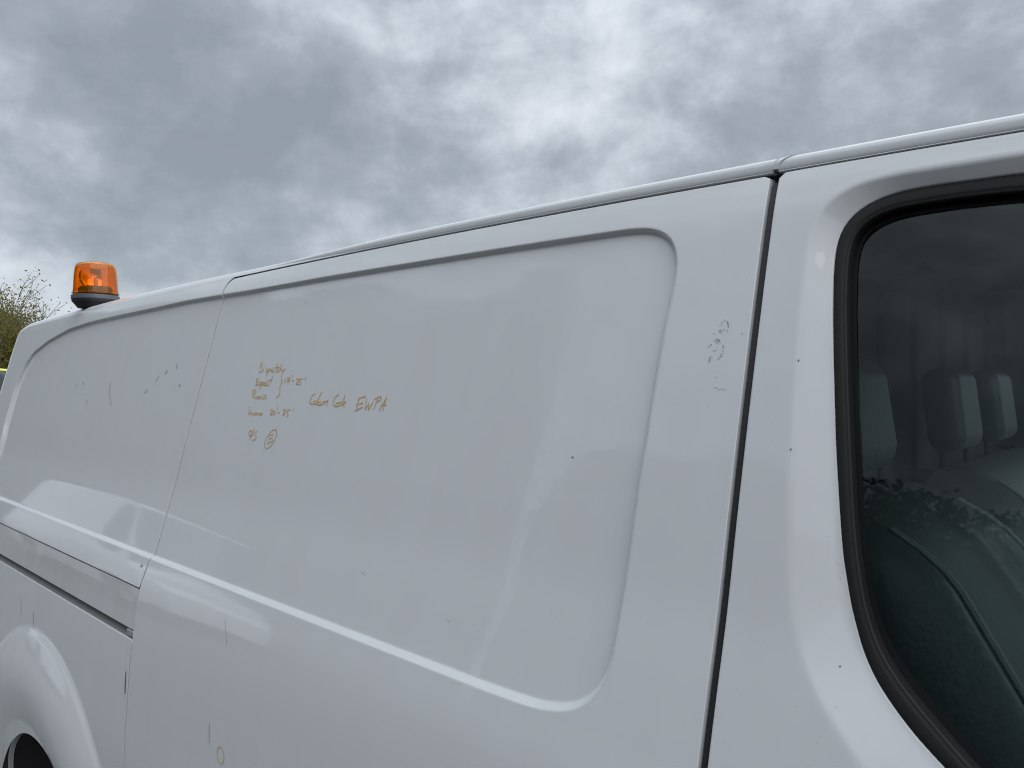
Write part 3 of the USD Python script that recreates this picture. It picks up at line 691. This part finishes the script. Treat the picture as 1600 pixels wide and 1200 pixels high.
for pts, wdt in (([(33, 936), (33.5, 960)], .0018), ([(53, 955), (52, 976)], .0022), ([(52, 972), (52.5, 982)], .0018), ([(197, 1049), (195.5, 1084)], .0045)):
    V, F = stroke_mesh([pts], wdt); emit(QUARTER + '/scratch', V, F, CHIP_AND_GAP if wdt == .0045 and pts[0][0] > 100 else SCRATCH)  # last, widest stroke paints the dark open gap of the seam
for pts, wdt, mt in (([(352.5, 969), (354.5, 1008)], 0.0010, SCRATCH), ([(327.5, 1130), (326.5, 1150), (327.5, 1160)], .0026, SCUFF), ([(700, 968), (704, 972)], .0009, SCUFF), ([(565, 893), (570, 897)], .0009, SCUFF)):
    V, F = stroke_mesh([pts], wdt); emit(DOOR + '/scratch', V, F, mt)

# ---------------------------------------------------------------- cab interior
def place(ms, loc, pitch=0.0):
    q = ms.copy()
    if pitch: q.apply_transform(trimesh.transformations.rotation_matrix(pitch, [0, 1, 0]))
    q.apply_translation(np.array(loc) - ORIGIN); return q
zz = np.linspace(-1.33, .22, 12); xb = -0.45
wl = base(xb, zz) + 0.03
ring2 = np.vstack([np.stack([wl, zz], 1), np.stack([2 * YC - wl, zz], 1)[::-1]])
pl = trimesh.creation.extrude_polygon(Polygon(ring2), 0.02)
pl.apply_transform(np.array([[0, 0, 1, 0], [1, 0, 0, 0], [0, 1, 0, 0], [0, 0, 0, 1.0]]))
pl.apply_translation(np.array([xb - .01, 0, 0]) - ORIGIN)
bh = trimesh.util.concatenate([pl] + [place(rbox((0.016, 0.05, 0.42), 0.007), (-0.438, y, -0.05)) for y in np.linspace(YC - .55, YC + .55, 7)])
emit_tm(VAN + '/bulkhead', bh, TRIM)
def backrest(name, y0, y1, lean, top, low, bolster):
    """Upholstered back: a cushion cross-section swept up the lean line, with raised side bolsters."""
    ny, nz = 40, 30
    ys, t = np.linspace(-1, 1, ny), np.linspace(0, 1, nz)
    G = []
    for k in t:
        x, z = np.array(low) * (1 - k) + np.array(top) * k
        x += 0.03 * math.sin(math.pi * k ** .8)
        half = (y1 - y0) / 2 * (0.97 - 0.20 * k ** 4)
        edge = np.clip((np.abs(ys) - 0.62) / 0.38, 0, 1)
        puff = 0.035 * np.sin(np.pi * np.clip(edge, 0, 1)) * bolster - 0.075 * edge ** 5
        round_top = -0.06 * max(0, (k - .86) / .14) ** 2
        front = np.stack([x + puff + round_top, (y0 + y1) / 2 + ys * half, np.full(ny, z)], -1)
        back = front[::-1].copy(); back[:, 0] = x - 0.13 + 0.05 * max(0, (k - .86) / .14) ** 2 
        G.append(np.vstack([front, back]))
    G = np.array(G); n2 = 2 * ny
    V = G.reshape(-1, 3); F = [[i * n2 + j, i * n2 + (j + 1) % n2, (i + 1) * n2 + (j + 1) % n2, (i + 1) * n2 + j] for i in range(nz - 1) for j in range(n2)]
    e = (nz - 1) * n2
    F += [[e + j, e + j + 1, e + n2 - 2 - j, e + n2 - 1 - j] for j in range(ny - 1)]
    F = np.array(F)
    t3 = trimesh.Trimesh(V - ORIGIN, np.vstack([F[:, [0, 1, 2]], F[:, [0, 2, 3]]]), process=False)
    cush = emit_tm(VAN + '/' + name, t3, SEAT, smooth=50)
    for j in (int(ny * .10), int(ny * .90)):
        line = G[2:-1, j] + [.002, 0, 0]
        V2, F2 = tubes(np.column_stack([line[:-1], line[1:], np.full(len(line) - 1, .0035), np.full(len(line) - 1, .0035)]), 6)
        emit(cush + '/piping', V2 - ORIGIN, F2, BOLSTER_LIGHT)  # thin tube drawn as the light caught along the bolster edge
    return cush
ds = backrest('driver_seat', 0.77, 1.20, 0, (-.275, -.135), (-.03, -.62), 1.0)
emit_tm(ds + '/headrest', place(rbox((0.08, 0.17, 0.14), 0.03, 3), (-.35, 0.945, -.04), -.15), SEAT)
emit_tm(ds + '/seat_base', place(rbox((0.5, 0.46, 0.16), 0.05, 3), (.16, 0.97, -.68), -.1), SEAT)
ps = backrest('passenger_bench', 1.36, 2.25, 0, (-.30, -.15), (-.06, -.66), 0.6)
for y in (1.48, 1.765):
    emit_tm(ps + '/headrest', place(rbox((0.06, 0.15, 0.14), 0.025, 3), (-.36, y, -.045), -.12), SEAT)
emit_tm(ps + '/seat_base', place(rbox((0.5, 0.92, 0.16), 0.05, 3), (.14, 1.80, -.70), -.1), SEAT)
emit_tm(ps + '/armrest', place(rbox((0.26, 0.05, 0.045), 0.02, 3), (-.10, 1.315, -.30), .35), SEAT)
emit_tm(VAN + '/belt_buckle', place(rbox((0.02, 0.05, 0.035), 0.006), (-.155, 1.25, -.245), .3), STEEL)
emit_tm(VAN + '/dashboard', place(rbox((0.5, 1.5, 0.35), 0.08, 3), (.78, YC, -.58), 0), TRIM)
emit_tm(VAN + '/headlining', place(trimesh.creation.box((0.5, 1.0, 0.01)), (-.17, YC, .225), 0), TRIM)

# ---------------------------------------------------------------- amber beacon on the roof
dirb = ray(149.5, 472); dirb = dirb / np.linalg.norm(dirb[:2])
bd = 2.76
bxy = dirb[:2] * bd
depth = bxy @ FWD[:2]
pm_ = depth / FPX                       # metres per survey pixel at the beacon
bz = (HOR - 474) * pm_
BEACON = thing('rotating_beacon', 'amber warning beacon with black base standing on the white van roof', 'beacon', (bxy[0], bxy[1], CAM_H + bz))
def rz(pairs): return [(r * pm_, z * pm_) for r, z in pairs]
basep = revolve(rz([(0, -8), (25, -8), (28, -4), (33, 2), (33.5, 10), (31, 13.5), (29, 14), (0, 14)]), 56)
emit_tm(BEACON + '/base', basep, BLACK, 35)
emit_tm(BEACON + '/base/grey_band', revolve(rz([(33.8, 5.2), (34.1, 6), (34.0, 11), (33.3, 11.6), (32.5, 11.6), (32.5, 5.2), (33.8, 5.2)]), 56), BAND, 35)
outer = [(33.2, 13.8), (33.2, 15.2), (31.8, 16), (31.3, 22), (30.9, 30), (30.2, 42), (29.0, 52), (27.6, 57.5), (25.2, 60.6), (21, 62.2), (10, 62.9), (0, 63.1)]
inn = [(0, 61.6), (10, 61.4), (20.5, 60.7), (24.0, 59.2), (26.2, 56.8), (27.5, 51.6), (28.7, 42), (29.4, 30), (29.8, 22), (30.2, 16), (30.4, 13.8)]
emit_tm(BEACON + '/lens', revolve(rz(outer + inn + [(33.2, 13.8)]), 64), AMBER, 35)
emit_tm(BEACON + '/turntable', revolve(rz([(0, 14.5), (24, 14.5), (24, 22), (21, 25.5), (0, 25.5)]), 40), DARK, 35)
a = np.linspace(-1.25, 1.25, 24); zz = np.linspace(26.5, 56, 12)
V = []
for z in zz:
    r = 15 * (1 - ((z - 41) / 24) ** 2) + 7
    V.append(np.stack([-r * np.cos(a) , r * np.sin(a) * 1.15, np.full(24, z)], -1))
V = np.vstack(V) * pm_
F = np.array([[j * 24 + i, j * 24 + i + 1, (j + 1) * 24 + i + 1, (j + 1) * 24 + i] for j in range(11) for i in range(23)])
R = trimesh.transformations.rotation_matrix(math.radians(35), [0, 0, 1])[:3, :3]
q = trimesh.Trimesh(V @ R.T, np.vstack([F[:, [0, 1, 2]], F[:, [0, 2, 3]]]), process=False)
emit_tm(BEACON + '/reflector', q, MIRROR, 60)
emit_tm(BEACON + '/bulb', trimesh.creation.capsule(height=8 * pm_, radius=3.2 * pm_).apply_translation((0, 0, 32 * pm_)), STEEL, 60)
emit_tm(BEACON + '/bulb_holder', revolve(rz([(0, 25), (2, 25), (2, 40), (0, 40)]), 16), DARK, 35)

# ---------------------------------------------------------------- ground
ASPHALT = mat('asphalt', {'g': ('geometry', {}), 'n': ('noise_texture', {'scale': 0.35, 'detail': 6.0}), 's': ('noise_texture', {'scale': 140.0, 'detail': 3.0}),
                          'r': ('rgb_ramp', {'ramp': [(0.3, (0.04, 0.04, 0.039)), (0.7, (0.075, 0.074, 0.07))]}), 'b': ('bump', {'strength': 0.5, 'distance': 0.004}),
                          'p': ('principled_bsdf', {'roughness': 0.85})},
              [('g.position', 'n.vector'), ('g.position', 's.vector'), ('n.fac', 'r.fac'), ('r.color', 'p.base_color'), ('s.fac', 'b.height'), ('b.normal', 'p.normal')])
gp = emit('/World/ground', [(-400, -400, 0), (400, -400, 0), (400, 400, 0), (-400, 400, 0)], [[0, 1, 2, 3]], ASPHALT)
tag(gp, kind='structure')

# ---------------------------------------------------------------- trees
BARK = plain('twig_bark', (0.13, 0.115, 0.085), 0.9)
def leafmat(name, a, b):
    return mat(name, {'g': ('geometry', {}), 'r': ('rgb_ramp', {'ramp': [(0.0, a), (1.0, b)]}), 'd': ('diffuse_bsdf', {}), 't': ('translucent_bsdf', {}), 'm': ('mix_closure', {'fac': 0.35})},
               [('g.random_per_island', 'r.fac'), ('r.color', 'd.color'), ('r.color', 't.color'), ('d.BSDF', 'm.closure1'), ('t.BSDF', 'm.closure2')], surface='m.closure')
SPRING = leafmat('spring_leaf', (0.14, 0.132, 0.03), (0.28, 0.255, 0.065))
EVER = leafmat('dark_leaf', (0.02, 0.035, 0.014), (0.06, 0.075, 0.03))

def shrub_tree(name, label, loc, H, W, seed, stems=16, leaf=SPRING, nleaf=9000, lsize=0.06, up=0.75, group=None, cat='tree', low=0.25, splits=4):
    rg = np.random.default_rng(seed)
    path = thing(name, label, cat, loc, group)
    stemsegs, thin, tips = [], [], []
    def grow(p, d, L, r, lev):
        n = 3
        for i in range(n):
            d = d + rg.normal(0, .10, 3) + np.array([0, 0, .06 * up]); d /= np.linalg.norm(d)
            q = p + d * L / n; r1 = r * .82
            (stemsegs[-1] if r > .02 and (lev == 1) else thin).append([*p, *q, max(r, .0055), max(r1, .005)])
            if lev < splits:
                for _ in range(2 if lev else 1):
                    e = d + rg.normal(0, .42, 3); e[2] += .25 * up; e /= np.linalg.norm(e)
                    grow(q, e, L * rg.uniform(.5, .72), r1 * .62, lev + 1)
            if lev >= 2: tips.append((q, lev))
            p, r = q, r1
    for k in range(stems):
        stemsegs.append([])
        an = rg.uniform(0, 2 * np.pi); rad = math.sqrt(rg.uniform(0, 1)) * W * .28
        d = np.array([math.cos(an) * rad / W * 1.3, math.sin(an) * rad / W * 1.3, 1.0]) + rg.normal(0, .08, 3); d /= np.linalg.norm(d)
        hh = H * (1 - .35 * (rad / (W * .28)) ** 2) * rg.uniform(.5, .62)
        grow(np.array([math.cos(an) * rad * .6, math.sin(an) * rad * .6, -.05]), d, hh, .05 * H / 5, 1 if splits < 4 else 1)
    for st in stemsegs:
        if st: V, F = tubes(st, 6); emit(path + '/stem', V, F, BARK)
    V, F = tubes(thin, 3); t = emit(path + '/twigs', V, F, BARK)
    P = np.array([t_[0] for t_ in tips]); 
    pick = rg.integers(0, len(P), nleaf)
    wgt = np.clip(1.25 - P[pick, 2] / H, .12, 1.0)
    pick = pick[rg.uniform(0, 1, nleaf) < wgt + low]
    C = P[pick] + rg.normal(0, .11, (len(pick), 3)); C = C[C[:, 2] > .05]
    n = len(C); a = rg.normal(0, 1, (n, 3)); a /= np.linalg.norm(a, axis=1, keepdims=True); b = np.cross(a, rg.normal(0, 1, (n, 3))); b /= np.linalg.norm(b, axis=1, keepdims=True)
    s = lsize * rg.uniform(.5, 1.3, (n, 1))
    V = np.stack([C - a * s, C + b * s * .45, C + a * s, C - b * s * .45], 1).reshape(-1, 3)
    F = np.arange(4 * n).reshape(-1, 4)
    emit(path + '/crown', V, F, leaf)
    return path

def spot(px, dist):
    r = ray(px, HOR); return r[:2] / (r[:2] @ FWD[:2]) * dist
sx = spot(-75, 17)
shrub_tree('willow_tree', 'tall twiggy tree with sparse yellow-green spring leaves behind the van rear', (sx[0], sx[1], 0), 3.2, 4.6, 11, stems=190, nleaf=480000, lsize=0.034, low=0.8)

def hedge(label, p0, p1, H, depth, seed, low_end=False):
    rg = np.random.default_rng(seed)
    path = thing('hedge', label, 'hedge', (p0[0], p0[1], 0))
    L = math.dist(p0, p1); u = np.array([p1[0] - p0[0], p1[1] - p0[1]]) / L; v = np.array([-u[1], u[0]])
    def top(s): return H * (0.74 + 0.5 * (fbm(np.stack([s / 2.2, s * 0, s * 0 + 3.3], -1), 4, seed) - .25))
    def fade(q): return 1 - .75 * np.clip((q - (L - 14)) / 14, 0, 1) ** 1.3 if low_end else 1.0 + 0 * q
    n = 60; ss = np.linspace(0, L, n); a = np.linspace(0, math.pi, 13)
    h_ = top(ss) * fade(ss)
    V = np.array([[*(u * s + v * math.cos(t) * depth * .42 * (1 + .2 * math.sin(s * 3 + t))), max(0, math.sin(t)) ** .6 * (hh - .35)] for s, hh in zip(ss, h_) for t in a])
    F = np.array([[i * 13 + j, i * 13 + j + 1, (i + 1) * 13 + j + 1, (i + 1) * 13 + j] for i in range(n - 1) for j in range(12)])
    emit(path + '/branches', V, F, plain('hedge_core', (0.018, 0.022, 0.012), 0.95))
    m_ = 90000; s = rg.uniform(0, L, m_); t = rg.uniform(0, math.pi, m_); k = rg.uniform(.9, 1.12, m_)
    C = np.column_stack([u[0] * s + v[0] * np.cos(t) * depth * .5 * k, u[1] * s + v[1] * np.cos(t) * depth * .5 * k, np.sin(t) ** .6 * (top(s) * fade(s) - .2) * k])
    C += rg.normal(0, .07, C.shape)
    q = rg.normal(0, 1, (m_, 3)); q /= np.linalg.norm(q, axis=1, keepdims=True); b = np.cross(q, rg.normal(0, 1, (m_, 3))); b /= np.linalg.norm(b, axis=1, keepdims=True)
    sz = rg.uniform(.04, .10, (m_, 1))
    V = np.stack([C - q * sz, C + b * sz * .5, C + q * sz, C - b * sz * .5], 1).reshape(-1, 3)
    f_ = emit(path + '/foliage', V, np.arange(4 * m_).reshape(-1, 4), EVER)
    tag(f_, kind='stuff')
hedge('dark green hedge across the yard, mirrored in the cab window glass', (-9, -9.5), (18, -12), 5.8, 2.6, 4, True)
hedge('added unseen taller hedge further back along the yard, darkening and mirrored in the rear quarter panel', (-32, -4.2), (-10, -8.2), 10.0, 3.0, 9)  # unseen hedge, added to darken the rear quarter and its reflections

# ---------------------------------------------------------------- other vans in the yard
def plain_van(name, label, loc, rotz, paintm, group=None):
    path = thing(name, label, 'van', loc, group, rotz)
    for mir in (False, True):
        s = ALL.difference(SEAL_P).difference(ARCH).difference(FARCH)
        panel(path + '/side_panel', s, side, paintm, 0.045, depth=0.02, mirror=mir)
        panel(path + '/side_window', SEAL_P, lambda x, z: base(x, z) + 0.025, GLASS, 0.06, depth=0.0, mirror=mir)
    shell(path, 70, paintm)
    wheels(path)
    return path
plain_van('parked_van', 'white van parked behind on the open yard, mirrored in the rear panel', (-10.0, -2.95, 0), 0, WHITE)
yx = spot(4, 12.0)
plain_van('yellow_van', 'yellow-green van just showing past the rear edge of the white van', (yx[0] - 2.4, yx[1] - 0.3, 0), 0, LIME)
